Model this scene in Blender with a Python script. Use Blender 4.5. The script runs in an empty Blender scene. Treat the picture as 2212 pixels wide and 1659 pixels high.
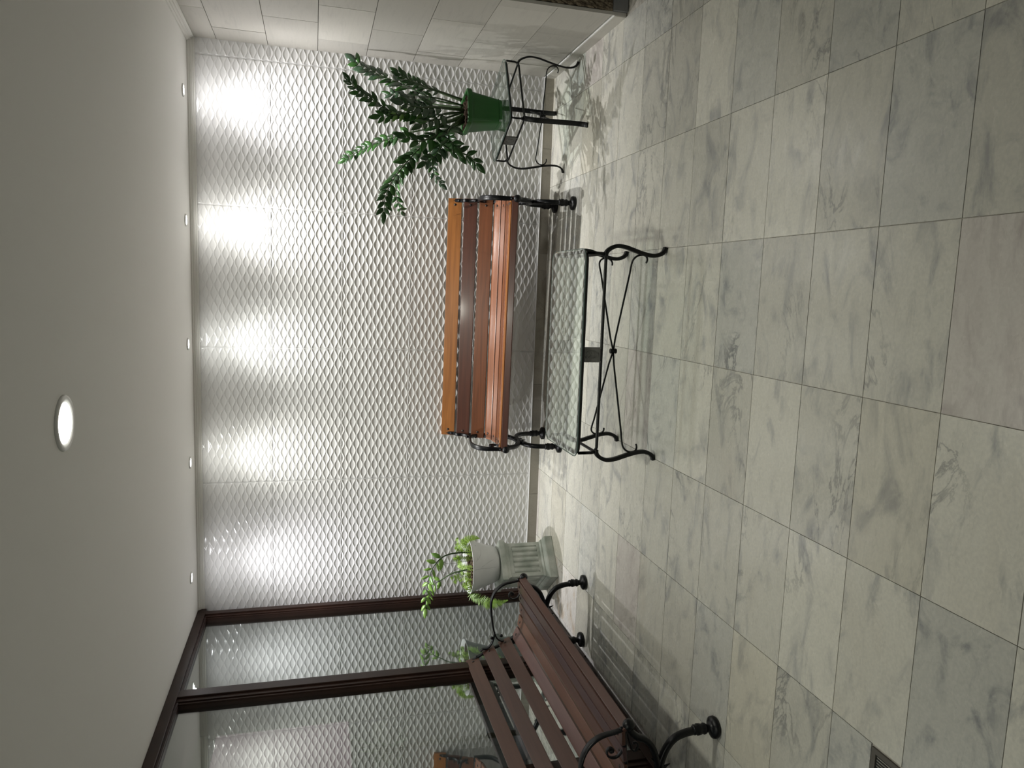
import bpy, bmesh, math, random
from mathutils import Vector, Matrix
random.seed(7)
SC = bpy.context.scene
COL = SC.collection
PI = math.pi

# ------------------------------------------------------------------ camera
PITCH, YAW, ROLL, HC, FPX = 0.2629, 0.1312, 0.0009, 1.769, 1578.6
cam_d = bpy.data.cameras.new('camera'); cam = bpy.data.objects.new('camera', cam_d); COL.objects.link(cam)
fw = Vector((-math.sin(YAW)*math.cos(PITCH), math.cos(YAW)*math.cos(PITCH), -math.sin(PITCH)))
rt = Vector((math.cos(YAW), math.sin(YAW), 0)); up = rt.cross(fw)
rt, up = rt*math.cos(ROLL)+up*math.sin(ROLL), up*math.cos(ROLL)-rt*math.sin(ROLL)
# the photograph was taken with the phone held upright and stored lying on its side
M = Matrix((-up, rt, -fw)).transposed().to_4x4(); M.translation = Vector((0, 0, HC))
cam.matrix_world = M
cam_d.sensor_width = 36; cam_d.lens = FPX/2212*36; cam_d.clip_start = .05
SC.camera = cam

# ------------------------------------------------------------------ world, lights, exposure
w = bpy.data.worlds.new('night'); SC.world = w; w.use_nodes = True
w.node_tree.nodes['Background'].inputs[0].default_value = (.55, .56, .6, 1)
w.node_tree.nodes['Background'].inputs[1].default_value = .12
SC.view_settings.view_transform = 'Standard'; SC.view_settings.look = 'None'
SC.view_settings.exposure = 0.0; SC.view_settings.gamma = 1
try: SC.view_settings.use_curve_mapping = False
except Exception: pass

CEIL = 2.605
SPOTS = [(1.226, 5.375, 165, (1,.985,1)), (.393, 5.375, 190, (1, .99, .96)), (-.435, 5.36, 120, (.99, 1, .97)),
         (-1.256, 5.345, 125, (1, 1, .95)), (-2.065, 5.29, 165, (.97, .96, 1)), (-2.86, 5.25, 85, (.97, .97, 1))]
def spot(x, y, e, col, r=.006, z=CEIL-.012, n=10., wide=.045):
    """halogen downlight: a point lamp with a cos^n beam and a weak wide skirt"""
    l = bpy.data.lights.new('downlight_lamp', 'POINT'); l.energy = e; l.color = col; l.shadow_soft_size = r
    l.use_nodes = True; nt = l.node_tree; em = nt.nodes['Emission']; L = nt.links
    tc = nt.nodes.new('ShaderNodeTexCoord'); sx = nt.nodes.new('ShaderNodeSeparateXYZ'); L.new(tc.outputs['Normal'], sx.inputs[0])
    ng = nt.nodes.new('ShaderNodeMath'); ng.operation = 'MULTIPLY'; ng.inputs[1].default_value = BEAM; L.new(sx.outputs[2], ng.inputs[0])
    mx = nt.nodes.new('ShaderNodeMath'); mx.operation = 'MAXIMUM'; mx.inputs[1].default_value = 0; L.new(ng.outputs[0], mx.inputs[0])
    p = nt.nodes.new('ShaderNodeMath'); p.operation = 'POWER'; p.inputs[1].default_value = n; L.new(mx.outputs[0], p.inputs[0])
    q = nt.nodes.new('ShaderNodeMath'); q.operation = 'MULTIPLY_ADD'; q.inputs[1].default_value = wide; L.new(mx.outputs[0], q.inputs[0]); L.new(p.outputs[0], q.inputs[2])
    L.new(q.outputs[0], em.inputs['Strength'])
    o = bpy.data.objects.new('downlight_lamp', l); COL.objects.link(o); o.location = (x, y, z)
    return o
BEAM = -1
for x, y, e, c in SPOTS: spot(x, y, e, c)
BIG = [(-.507, 2.797), (-2.0, .7)]  # ceiling panel light, then an added fill light out of view
for i, (x, y) in enumerate(BIG):
    l = bpy.data.lights.new('panel_or_fill_lamp', 'AREA'); l.shape = 'DISK'; l.size = .16; l.energy = (20, 9)[i]; l.color = (1, 1, .88)
    o = bpy.data.objects.new('panel_or_fill_lamp', l); COL.objects.link(o); o.location = (x, y, CEIL-.018)

for x, y, e in ((-3.7, 4.0, 9), (-3.5, 1.8, 8)):  # added fill without fixtures, brightens the corridor behind the glass
    l = bpy.data.lights.new('corridor_fill', 'AREA'); l.shape = 'DISK'; l.size = .3; l.energy = e; l.color = (.95, .97, 1)
    o = bpy.data.objects.new('corridor_fill', l); COL.objects.link(o); o.location = (x, y, CEIL-.018)

# ------------------------------------------------------------------ materials
def mat(name, col, rough=.5, spec=.5, metal=0, bump=None, var=None, emit=None, coat=0):
    m = bpy.data.materials.new(name); m.use_nodes = True; nt = m.node_tree; b = nt.nodes['Principled BSDF']
    b.inputs['Base Color'].default_value = (*col, 1); b.inputs['Roughness'].default_value = rough
    b.inputs['Specular IOR Level'].default_value = spec; b.inputs['Metallic'].default_value = metal
    b.inputs['Coat Weight'].default_value = coat
    tc = nt.nodes.new('ShaderNodeTexCoord')
    if var:  # (scale, col2, amount)
        n = nt.nodes.new('ShaderNodeTexNoise'); n.inputs['Scale'].default_value = var[0]; n.inputs['Detail'].default_value = 5
        r = nt.nodes.new('ShaderNodeValToRGB'); r.color_ramp.elements[0].position = .35; r.color_ramp.elements[1].position = .68
        r.color_ramp.elements[0].color = (*col, 1); r.color_ramp.elements[1].color = (*var[1], 1)
        nt.links.new(tc.outputs['Object'], n.inputs['Vector']); nt.links.new(n.outputs['Fac'], r.inputs[0]); nt.links.new(r.outputs[0], b.inputs['Base Color'])
    if bump:
        n2 = nt.nodes.new('ShaderNodeTexNoise'); n2.inputs['Scale'].default_value = bump[0]; n2.inputs['Detail'].default_value = 4
        bp = nt.nodes.new('ShaderNodeBump'); bp.inputs['Strength'].default_value = bump[1]; bp.inputs['Distance'].default_value = .005
        nt.links.new(tc.outputs['Object'], n2.inputs['Vector']); nt.links.new(n2.outputs['Fac'], bp.inputs['Height']); nt.links.new(bp.outputs[0], b.inputs['Normal'])
    if emit:
        b.inputs['Emission Color'].default_value = (*emit[0], 1); b.inputs['Emission Strength'].default_value = emit[1]
    return m

def N(nt, t, **k):
    n = nt.nodes.new(t)
    for a, v in k.items(): setattr(n, a, v)
    return n

def marble(name, base, dark, warm, rough, seed=0., vein=.5, stretch=(1, 2.2, 1)):
    """veined marble; each tile gets its own piece of stone through the object's random number"""
    m = bpy.data.materials.new(name); m.use_nodes = True; nt = m.node_tree; b = nt.nodes['Principled BSDF']; L = nt.links
    tc = N(nt, 'ShaderNodeTexCoord'); oi = N(nt, 'ShaderNodeObjectInfo')
    mul = N(nt, 'ShaderNodeMath', operation='MULTIPLY'); mul.inputs[1].default_value = 137.
    L.new(oi.outputs['Random'], mul.inputs[0])
    rot = N(nt, 'ShaderNodeMapping', vector_type='POINT'); rot.inputs['Scale'].default_value = stretch
    cmb = N(nt, 'ShaderNodeCombineXYZ'); L.new(mul.outputs[0], cmb.inputs[0]); L.new(mul.outputs[0], cmb.inputs[2])
    rr = N(nt, 'ShaderNodeMapRange'); rr.inputs[3].default_value = -.75; rr.inputs[4].default_value = .75
    L.new(oi.outputs['Random'], rr.inputs[0]); cr = N(nt, 'ShaderNodeCombineXYZ'); L.new(rr.outputs[0], cr.inputs[2])
    L.new(tc.outputs['Object'], rot.inputs['Vector']); L.new(cmb.outputs[0], rot.inputs['Location']); L.new(cr.outputs[0], rot.inputs['Rotation'])
    def noise(sc, det, dist, rgh=.55):
        n = N(nt, 'ShaderNodeTexNoise'); n.inputs['Scale'].default_value = sc; n.inputs['Detail'].default_value = det
        n.inputs['Distortion'].default_value = dist; n.inputs['Roughness'].default_value = rgh; L.new(rot.outputs[0], n.inputs['Vector']); return n
    def ramp(src, a, c):
        r = N(nt, 'ShaderNodeMapRange'); r.interpolation_type = 'SMOOTHSTEP'; r.inputs[1].default_value = a; r.inputs[2].default_value = c; L.new(src, r.inputs[0]); return r
    def mix(fac, c1, c2):
        x = N(nt, 'ShaderNodeMix', data_type='RGBA'); L.new(fac, x.inputs[0])
        for i, c in ((6, c1), (7, c2)):
            if isinstance(c, tuple): x.inputs[i].default_value = (*c, 1)
            else: L.new(c, x.inputs[i])
        return x.outputs[2]
    cloud = ramp(noise(3.4, 7, 1.3, .62).outputs['Fac'], .47, .78)
    veinn = noise(1.7, 7, 2.2, .6); sb = N(nt, 'ShaderNodeMath', operation='SUBTRACT'); sb.inputs[1].default_value = .5; L.new(veinn.outputs['Fac'], sb.inputs[0])
    ab = N(nt, 'ShaderNodeMath', operation='ABSOLUTE'); L.new(sb.outputs[0], ab.inputs[0]); vr = ramp(ab.outputs[0], .03, .0)
    msk = ramp(noise(1.1, 2, .3).outputs['Fac'], .5, .68)
    vm = N(nt, 'ShaderNodeMath', operation='MULTIPLY'); L.new(vr.outputs[0], vm.inputs[0]); L.new(msk.outputs[0], vm.inputs[1])
    vm2 = N(nt, 'ShaderNodeMath', operation='MULTIPLY'); L.new(vm.outputs[0], vm2.inputs[0]); vm2.inputs[1].default_value = vein
    cm = N(nt, 'ShaderNodeMath', operation='MULTIPLY'); L.new(cloud.outputs[0], cm.inputs[0]); cm.inputs[1].default_value = .95
    c = mix(cm.outputs[0], base, dark)
    wf = ramp(noise(.9, 2, .5).outputs['Fac'], .58, .8); wm = N(nt, 'ShaderNodeMath', operation='MULTIPLY'); L.new(wf.outputs[0], wm.inputs[0]); wm.inputs[1].default_value = .45
    c = mix(wm.outputs[0], c, warm)
    c = mix(vm2.outputs[0], c, tuple(v*.5 for v in dark))
    # whole-slab tone
    hs = N(nt, 'ShaderNodeHueSaturation'); vv = N(nt, 'ShaderNodeMapRange'); vv.inputs[3].default_value = .84; vv.inputs[4].default_value = 1.08
    fr = N(nt, 'ShaderNodeMath', operation='FRACT'); m5 = N(nt, 'ShaderNodeMath', operation='MULTIPLY'); m5.inputs[1].default_value = 7.31
    L.new(oi.outputs['Random'], m5.inputs[0]); L.new(m5.outputs[0], fr.inputs[0]); L.new(fr.outputs[0], vv.inputs[0]); L.new(vv.outputs[0], hs.inputs['Value'])
    sp = N(nt, 'ShaderNodeTexNoise'); sp.inputs['Scale'].default_value = 90; sp.inputs['Detail'].default_value = 3; L.new(tc.outputs['Object'], sp.inputs['Vector'])
    s2 = ramp(sp.outputs['Fac'], .35, .65); s3 = N(nt, 'ShaderNodeMath', operation='MULTIPLY'); s3.inputs[1].default_value = .16; L.new(s2.outputs[0], s3.inputs[0])
    c = mix(s3.outputs[0], c, dark)
    L.new(c, hs.inputs['Color']); L.new(hs.outputs[0], b.inputs['Base Color'])
    rg = N(nt, 'ShaderNodeMapRange'); rg.inputs[3].default_value = rough; rg.inputs[4].default_value = rough+.15
    L.new(noise(9, 3, 0).outputs['Fac'], rg.inputs[0]); L.new(rg.outputs[0], b.inputs['Roughness'])
    b.inputs['Specular IOR Level'].default_value = .45
    return m

def wood(name, c1, c2, coat=.2, rough=.36):
    m = bpy.data.materials.new(name); m.use_nodes = True; nt = m.node_tree; b = nt.nodes['Principled BSDF']; L = nt.links
    tc = N(nt, 'ShaderNodeTexCoord'); oi = N(nt, 'ShaderNodeObjectInfo'); mp = N(nt, 'ShaderNodeMapping')
    mp.inputs['Scale'].default_value = (1.2, 26, 26); mul = N(nt, 'ShaderNodeMath', operation='MULTIPLY'); mul.inputs[1].default_value = 50
    L.new(oi.outputs['Random'], mul.inputs[0]); cb = N(nt, 'ShaderNodeCombineXYZ'); L.new(mul.outputs[0], cb.inputs[0]); L.new(mul.outputs[0], cb.inputs[1])
    L.new(cb.outputs[0], mp.inputs['Location']); L.new(tc.outputs['Object'], mp.inputs['Vector'])
    n = N(nt, 'ShaderNodeTexNoise'); n.inputs['Scale'].default_value = 1.6; n.inputs['Detail'].default_value = 6; n.inputs['Distortion'].default_value = .8
    L.new(mp.outputs[0], n.inputs['Vector']); r = N(nt, 'ShaderNodeValToRGB'); r.color_ramp.elements[0].position = .3; r.color_ramp.elements[1].position = .72
    r.color_ramp.elements[0].color = (*c1, 1); r.color_ramp.elements[1].color = (*c2, 1); L.new(n.outputs['Fac'], r.inputs[0]); L.new(r.outputs[0], b.inputs['Base Color'])
    b.inputs['Roughness'].default_value = rough; b.inputs['Coat Weight'].default_value = coat; b.inputs['Coat Roughness'].default_value = .12
    bp = N(nt, 'ShaderNodeBump'); bp.inputs['Strength'].default_value = .12; bp.inputs['Distance'].default_value = .002; L.new(n.outputs['Fac'], bp.inputs['Height']); L.new(bp.outputs[0], b.inputs['Normal'])
    return m

def glass(name, tint, ior, rough=0., base=0.):
    m = bpy.data.materials.new(name); m.use_nodes = True; nt = m.node_tree; L = nt.links
    nt.nodes.remove(nt.nodes['Principled BSDF']); out = nt.nodes['Material Output']
    t = N(nt, 'ShaderNodeBsdfTransparent'); t.inputs[0].default_value = (*tint, 1)
    g = N(nt, 'ShaderNodeBsdfGlossy'); g.inputs['Roughness'].default_value = rough; g.inputs['Color'].default_value = (.97, 1, .98, 1)
    # Schlick reflectance, the same from both sides of the sheet
    lw = N(nt, 'ShaderNodeLayerWeight'); lw.inputs['Blend'].default_value = .5
    pw = N(nt, 'ShaderNodeMath', operation='POWER'); pw.inputs[1].default_value = ior; L.new(lw.outputs['Facing'], pw.inputs[0])
    a = N(nt, 'ShaderNodeMath', operation='MULTIPLY_ADD'); a.use_clamp = True; a.inputs[1].default_value = 1-base; a.inputs[2].default_value = base; L.new(pw.outputs[0], a.inputs[0])
    mx = N(nt, 'ShaderNodeMixShader'); L.new(a.outputs[0], mx.inputs[0]); L.new(t.outputs[0], mx.inputs[1]); L.new(g.outputs[0], mx.inputs[2]); L.new(mx.outputs[0], out.inputs[0])
    return m

def leafmat(name, c1, c2, rough=.28):
    m = mat(name, c1, rough, .5, var=(14, c2)); b = m.node_tree.nodes['Principled BSDF']
    b.inputs['Subsurface Weight'].default_value = 0
    return m

def emis(name, col, s, base=(.8, .8, .8)):
    m = bpy.data.materials.new(name); m.use_nodes = True; b = m.node_tree.nodes['Principled BSDF']
    b.inputs['Base Color'].default_value = (*base, 1); b.inputs['Emission Color'].default_value = (*col, 1); b.inputs['Emission Strength'].default_value = s
    return m

MT = dict(
    ceiling=mat('ceiling_paint', (.88, .87, .84), .85, .2, bump=(30, .05)),
    cornice=mat('cornice_paint', (.78, .77, .73), .6, .3),
    wave=mat('wave_ceramic', (.71, .705, .69), .16, .5),
    grout=mat('white_grout', (.83, .83, .82), .7),
    dgrout=mat('floor_grout', (.30, .28, .24), .85, var=(40, (.48, .46, .41))),
    floor=marble('floor_marble', (.585, .57, .50), (.27, .275, .275), (.50, .45, .36), .2, vein=.6),
    floor_grey=marble('grey_clouded_marble', (.54, .535, .485), (.22, .23, .24), (.46, .45, .40), .2, vein=.8, stretch=(1.6, 2.6, 1)),
    floor_warm=marble('cream_marble', (.595, .572, .485), (.33, .325, .30), (.56, .47, .34), .2, vein=.5),
    floor_rose=marble('rosy_marble', (.565, .535, .49), (.36, .315, .30), (.51, .45, .40), .2, vein=.6),
    floor_brown=marble('brown_veined_marble', (.62, .60, .56), (.40, .31, .21), (.55, .42, .28), .2, vein=.7),
    skirt=marble('skirting_stone', (.36, .335, .28), (.22, .2, .165), (.36, .32, .25), .35, vein=.3),
    rwall=marble('beige_wall_tile', (.53, .51, .46), (.46, .445, .405), (.54, .515, .46), .45, vein=.0, stretch=(1, 1, 9)),
    rgrout=mat('dark_grout', (.17, .16, .14), .9),
    pebble=mat('pebble_render', (.23, .19, .13), .85, .2, var=(55, (.07, .055, .04)), bump=(70, .6)),
    grey=mat('grey_skirting', (.13, .135, .14), .5, var=(8, (.2, .2, .2))),
    frame=mat('brown_window_frame', (.022, .010, .007), .42, .35, var=(5, (.036, .016, .010))),
    pane=glass('window_glass', (.70, .73, .71), 2.0, 0, .10),
    tglass=glass('table_glass', (.90, .95, .925), 2.6, .0, .04),
    gedge=mat('green_glass_edge', (.09, .14, .125), .15, .6),
    iron=mat('black_cast_iron', (.0035, .004, .005), .36, .3, bump=(60, .25)),
    tiron=mat('black_powder_coat', (.004, .0045, .0045), .42, .3),
    plaque=mat('pewter_plaque', (.17, .17, .16), .42, .5, metal=.3, bump=(40, .8)),
    bolt=mat('bolt_steel', (.035, .028, .024), .4, .5, metal=.3),
    w_orange=wood('varnished_slat_honey', (.20, .070, .014), (.33, .125, .026)),
    w_red=wood('varnished_slat_mahogany', (.048, .014, .007), (.08, .023, .011)),
    w_brown=wood('varnished_slat_brown', (.10, .031, .010), (.17, .055, .018)),
    w_seat=wood('varnished_slat_rose', (.17, .065, .033), (.27, .11, .058), .7, .25),
    w_dull=wood('slat_dull_brown', (.072, .028, .016), (.10, .042, .025)),
    w_dull2=wood('slat_dull_umber', (.058, .024, .016), (.085, .036, .024)),
    w_dullr=wood('slat_dull_rose', (.10, .042, .03), (.13, .06, .044)), w_plum=wood('slat_dull_plum', (.055, .028, .028), (.08, .042, .042)),
    w_dull3=wood('slat_dull_chestnut', (.10, .038, .016), (.14, .056, .026)),
    greenpot=mat('green_plastic', (.010, .075, .010), .42, .5, var=(3, (.014, .10, .014))),
    whitepot=mat('white_ceramic_pot', (.66, .67, .65), .38, .5, var=(3, (.54, .55, .54))),
    crack=mat('pot_crack', (.2, .2, .19), .8),
    pedestal=mat('weathered_grey_stone', (.54, .56, .51), .75, .3, var=(9, (.30, .335, .29)), bump=(35, .5)),
    soil=mat('bark_soil', (.02, .012, .008), .95, .1, var=(60, (.045, .03, .02)), bump=(60, 1.)),
    twig=mat('dry_twig', (.22, .17, .11), .9),
    stem=mat('green_stem', (.025, .05, .014), .4),
    stem2=mat('light_green_stem', (.09, .15, .06), .45),
    leaf=leafmat('dark_green_leaf', (.010, .042, .007), (.020, .072, .011)),
    leaf2=leafmat('mid_green_leaf', (.022, .085, .012), (.035, .12, .018)),
    leafp=leafmat('silver_green_leaf', (.030, .062, .032), (.05, .09, .05), .16),
    leafy=leafmat('bright_green_leaf', (.17, .33, .05), (.26, .44, .09), .35),
    leafy2=leafmat('fresh_green_leaf', (.09, .20, .03), (.14, .28, .05), .3),
    fernd=leafmat('fern_dark', (.13, .24, .03), (.2, .33, .05), .45), fern=leafmat('fern_green', (.22, .38, .04), (.32, .48, .08), .45),
    rim=mat('lamp_rim_white', (.85, .85, .82), .35),
    lens=emis('lamp_lens', (1, 1, .97), 14), blens=emis('panel_lens', (1, 1, .93), 7),
    outwall=mat('corridor_render', (.20, .205, .20), .8, var=(2, (.25, .255, .25))),
    dado=marble('corridor_marble', (.33, .34, .34), (.17, .175, .18), (.33, .32, .3), .4, vein=.8),
    darkgrey=mat('dark_grey_paint', (.09, .095, .09), .8), steel=mat('dark_panel', (.06, .062, .075), .5), panelb=mat('beige_board', (.33, .33, .29), .7),
    sign=emis('lit_sign_face', (.46, .29, .38), .36, (.3, .19, .25)), plain=mat('plain_wall', (.45, .44, .41), .8),
    drain=mat('drain_frame', (.11, .10, .085), .45, .5, metal=.3), mesh=mat('drain_grille', (.02, .02, .018), .6),
    sill=marble('white_sill', (.72, .7, .66), (.5, .48, .45), (.55, .42, .3), .25, vein=.8),
)

# ------------------------------------------------------------------ helpers
def link(name, me, m, parent=None, loc=None, smooth=False):
    o = bpy.data.objects.new(name, me); COL.objects.link(o)
    if m is not None and len(me.materials) == 0: me.materials.append(MT[m] if isinstance(m, str) else m)
    if parent: o.parent = parent
    if loc: o.location = loc
    if smooth:
        for p in me.polygons: p.use_smooth = True
    return o
def fin(name, bm, m, parent=None, loc=None, smooth=False, recalc=True):
    if recalc: bmesh.ops.recalc_face_normals(bm, faces=bm.faces)
    me = bpy.data.meshes.new(name); bm.to_mesh(me); bm.free()
    return link(name, me, m, parent, loc, smooth)
def empty(name, loc=(0, 0, 0), rz=0):
    o = bpy.data.objects.new(name, None); COL.objects.link(o); o.location = loc; o.rotation_euler = (0, 0, rz); o.empty_display_size = .1; return o
def tag(o, label, cat, group=None):
    o['label'] = label; o['category'] = cat
    if group: o['group'] = group
    return o
def struct(o, label=None, cat=None):
    o['kind'] = 'structure'
    if label: o['label'] = label
    if cat: o['category'] = cat
    return o
def box(bm, x0, y0, z0, x1, y1, z1, bev=0):
    r = bmesh.ops.create_cube(bm, size=1)
    bmesh.ops.scale(bm, vec=(x1-x0, y1-y0, z1-z0), verts=r['verts']); bmesh.ops.translate(bm, vec=((x0+x1)/2, (y0+y1)/2, (z0+z1)/2), verts=r['verts'])
    if bev: bmesh.ops.bevel(bm, geom=list({e for v in r['verts'] for e in v.link_edges}), offset=bev, segments=2, affect='EDGES', profile=.6)
    return bm
def boxo(name, a, b, m, parent=None, bev=0):
    bm = bmesh.new(); box(bm, *a, *b, bev); return fin(name, bm, m, parent)
def catmull(pts, n=6, closed=False):
    P = [Vector(p) for p in pts]; out = []; L = len(P)
    rng = range(L if closed else L-1)
    for i in rng:
        if closed: p0, p1, p2, p3 = P[(i-1) % L], P[i], P[(i+1) % L], P[(i+2) % L]
        else: p0, p1, p2, p3 = P[max(i-1, 0)], P[i], P[i+1], P[min(i+2, L-1)]
        for k in range(n):
            t = k/n; out.append(.5*((2*p1)+(p2-p0)*t+(2*p0-5*p1+4*p2-p3)*t*t+(3*p1-p0-3*p2+p3)*t**3))
    if not closed: out.append(P[-1])
    return out
def sweep(bm, pts, w, t=None, side=None, n=8, taper=None, closed=False, cap=True):
    """elliptic tube; w = full size along 'side', t = full size across it"""
    t = t or w; rings = []; L = len(pts); prev = None
    for i, p in enumerate(pts):
        p = Vector(p)
        a = Vector(pts[(i-1) % L] if closed else pts[max(i-1, 0)]); c = Vector(pts[(i+1) % L] if closed else pts[min(i+1, L-1)])
        d = (c-a).normalized() if (c-a).length > 1e-9 else Vector((0, 0, 1))
        if side is not None: s = Vector(side); s = (s-d*s.dot(d))
        else:
            s = prev-d*prev.dot(d) if prev is not None else d.orthogonal()
        s.normalize(); prev = s; u = d.cross(s)
        k = taper(i/(L-1)) if taper else 1
        ring = []
        for j in range(n):
            an = 2*PI*(j+.5)/n; ca, sa = math.cos(an), math.sin(an)
            if side is not None and t != w:   # squarer section for flat bars
                ca = math.copysign(abs(ca)**.5, ca); sa = math.copysign(abs(sa)**.5, sa)
            ring.append(bm.verts.new(p+s*(ca*w/2*k)+u*(sa*t/2*k)))
        rings.append(ring)
    for i in range(L if closed else L-1):
        a, b = rings[i], rings[(i+1) % L]
        for j in range(n): bm.faces.new((a[j], a[(j+1) % n], b[(j+1) % n], b[j]))
    if cap and not closed: bm.faces.new(rings[0]); bm.faces.new(rings[-1])
    return bm
def lathe(bm, prof, c=(0, 0, 0), n=24, axis='z'):
    rings = []
    for r, z in prof:
        rings.append([bm.verts.new((c[0]+r*math.cos(2*PI*j/n), c[1]+r*math.sin(2*PI*j/n), c[2]+z)) for j in range(n)])
    for a, b in zip(rings, rings[1:]):
        for j in range(n): bm.faces.new((a[j], a[(j+1) % n], b[(j+1) % n], b[j]))
    if prof[0][0] > 1e-4: bm.faces.new(rings[0])
    if prof[-1][0] > 1e-4: bm.faces.new(rings[-1])
    return bm

# ------------------------------------------------------------------ floor
X0, PX, Y0, PY = -.8727, .5606, 3.3097, .319
fl = struct(boxo('floor', (-4.6, -1.5, -.06), (3.0, 5.9, -.005), 'dgrout'), 'pale veined marble slab floor with thin joints', 'floor')
def tile_mesh(sx, sy, sz, name, m, bev=.0):
    bm = bmesh.new(); box(bm, -sx/2, -sy/2, -sz, sx/2, sy/2, 0, bev)
    me = bpy.data.meshes.new(name); bm.to_mesh(me); bm.free(); me.materials.append(MT[m]); return me
G = .0028
cache = {}
def tile(parent, x0, y0, x1, y1, name='tile', m=None, z=0., rot=None):
    if m is None:
        q_ = random.random(); m = 'floor' if q_ < .62 else 'floor_grey' if q_ < .84 else 'floor_warm' if q_ < .93 else 'floor_rose'
        if x1 < -1.98 and x0 > -2.45 and 4.5 < y0 < 5.1: m = 'floor_brown'
    sx, sy = round(x1-x0-G, 4), round(y1-y0-G, 4)
    if sx < .01 or sy < .01: return
    k = (sx, sy, m)
    if k not in cache: cache[k] = tile_mesh(sx, sy, .012, name, m)
    o = bpy.data.objects.new(name, cache[k]); COL.objects.link(o); o.parent = parent
    o.location = ((x0+x1)/2, (y0+y1)/2, z + random.uniform(-.0003, .0003)); return o
XL, XR, YB = -4.55, 2.95, 5.60
DR = (-1.565, 1.715, -1.438, 1.842)
for i in range(-7, 8):
    for j in range(-8, 14):
        x0, x1 = X0+i*PX, X0+(i+1)*PX; y0, y1 = Y0+j*PY, Y0+(j+1)*PY
        if y0 < 0 or x0 < -4.6: continue
        x0c, x1c = max(x0, XL), min(x1, XR); y1c = min(y1, YB)
        # window sill line splits the paving
        segs = [(x0c, x1c)]
        if x0c < -2.46 < x1c: segs = [(x0c, -2.50), (-2.405, x1c)]
        elif x1c > -2.5 and x1c < -2.405: segs = [(x0c, -2.5)]
        for a, b in segs:
            if a < 1.63 < b and y1c > 4.24:
                b = 1.625
            if a >= 1.625 and y0 >= 4.2: continue
            if i == -2 and j == -5: tile(fl, a, y0, DR[0], DR[3]); tile(fl, a, DR[3], b, y1c); continue
            tile(fl, a, y0, b, y1c)
# drain
dr = tag(empty('floor_drain', (DR[0], DR[1], 0)), 'small dark metal floor drain grate set at a joint of the near floor', 'drain')
bm = bmesh.new(); q = .1235
for a in ((0.002, 0.002, q, .02), (0.002, q-.018, q, q), (0.002, .02, .02, q-.018), (q-.018, .02, q, q-.018)):
    box(bm, a[0], a[1], -.008, a[2], a[3], .0015)
fin('drain_frame', bm, 'drain', dr)
bm = bmesh.new()
for k in range(9): box(bm, .02+k*.0098, .02, -.007, .0245+k*.0098, q-.018, -.002)
fin('grille', bm, 'mesh', dr)

# ------------------------------------------------------------------ back wall with wave relief tiles
DW, P2, LE = 5.6, .5/18, 1/9
A_ = .0118; RID, DEP = 5.5936, .0033
def wave_tile(w, h=.5, name='wave_tile'):
    nx = max(4, int(round(w/LE*10))); ts = (0, .05, .11, .17, .24, .32, .5, .68, .76, .83, .89, .95)
    def zc(k, x): return (k+.5)*P2 - (1 if k % 2 == 0 else -1)*A_*math.cos(2*PI*x/LE)
    def depth(x, z):
        for k in range(-3, 22):
            a, b = zc(k, x), zc(k+1, x)
            if a <= z <= b+1e-9:
                t = (z-a)/(b-a); wd = (b-a)/(P2+2*A_); return DEP*(wd**.7)*(lambda q: q*q*(3-2*q))(min(1, min(t, 1-t)/.32))
        return 0
    bm = bmesh.new(); cols = []
    g = .0006
    for i in range(nx+1):
        x = w*i/nx; col = []
        for k in range(-1, 18):
            for t in ts:
                z = zc(k, x)+t*(zc(k+1, x)-zc(k, x)); zz = min(max(z, 0), h)
                col.append((x, zz, depth(x, zz)))
        x_, = (x,); col.append((x, h, depth(x, h)))
        cols.append([bm.verts.new((min(max(a, g), w-g), d, min(max(b, g), h-g))) for a, b, d in col])
    for c1, c2 in zip(cols, cols[1:]):
        for a, b, c, d in zip(c1, c2, c2[1:], c1[1:]):
            if (a.co-d.co).length < 1e-6 and (b.co-c.co).length < 1e-6: continue
            try: bm.faces.new((a, b, c, d))
            except ValueError: pass
    bmesh.ops.remove_doubles(bm, verts=bm.verts, dist=1e-6)
    be = [e for e in bm.edges if e.is_boundary]
    r = bmesh.ops.extrude_edge_only(bm, edges=be)
    for v in [v for v in r['geom'] if isinstance(v, bmesh.types.BMVert)]: v.co.y = .0045
    me = bpy.data.meshes.new(name); bm.to_mesh(me); bm.free()
    for p in me.polygons: p.use_smooth = abs(p.normal.y) > .3
    me.materials.append(MT['wave']); return me
wb = struct(boxo('wall_back', (-4.6, 5.5975, 0), (3.0, 5.8, 2.75), 'grout'), 'white wave relief tile wall behind the bench', 'wall')
XT, ZB = -1.475, .0784
full = wave_tile(1.0); part = wave_tile(.155)
for t in range(-2, 4):
    for k in range(5):
        if t == -2: continue
        me = part if t == 3 else full
        o = link('wave_tile', me, None, wb); o.location = (XT+t, RID, ZB+.5*k)
for k in range(6): boxo('grout_line', (-2.475, RID+.0004, ZB+.5*k-.0008), (1.63, 5.598, ZB+.5*k+.0008), 'grout', wb)
for t in range(0, 4): boxo('grout_line', (XT+t-.001, RID+.0004, ZB), (XT+t+.001, 5.598, 2.575), 'grout', wb)
# skirting of the back wall
bb = struct(boxo('baseboard_back', (-2.42, 5.596, 0.0), (1.63, 5.5975, .0765), 'dgrout'), 'beige stone skirting under the wave tiles', 'baseboard')
xs = [-2.42, -1.648, -.74, .17, .30, 1.1, 1.632]
for a, b in zip(xs, xs[1:]):
    boxo('skirting_stone', (a+.001, 5.588, 0.0), (b-.001, 5.598, .075), 'skirt', bb)
cap_ = boxo('sealant_line', (-2.42, 5.587, .075), (1.63, 5.608, .0785), 'grout', bb)

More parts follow.
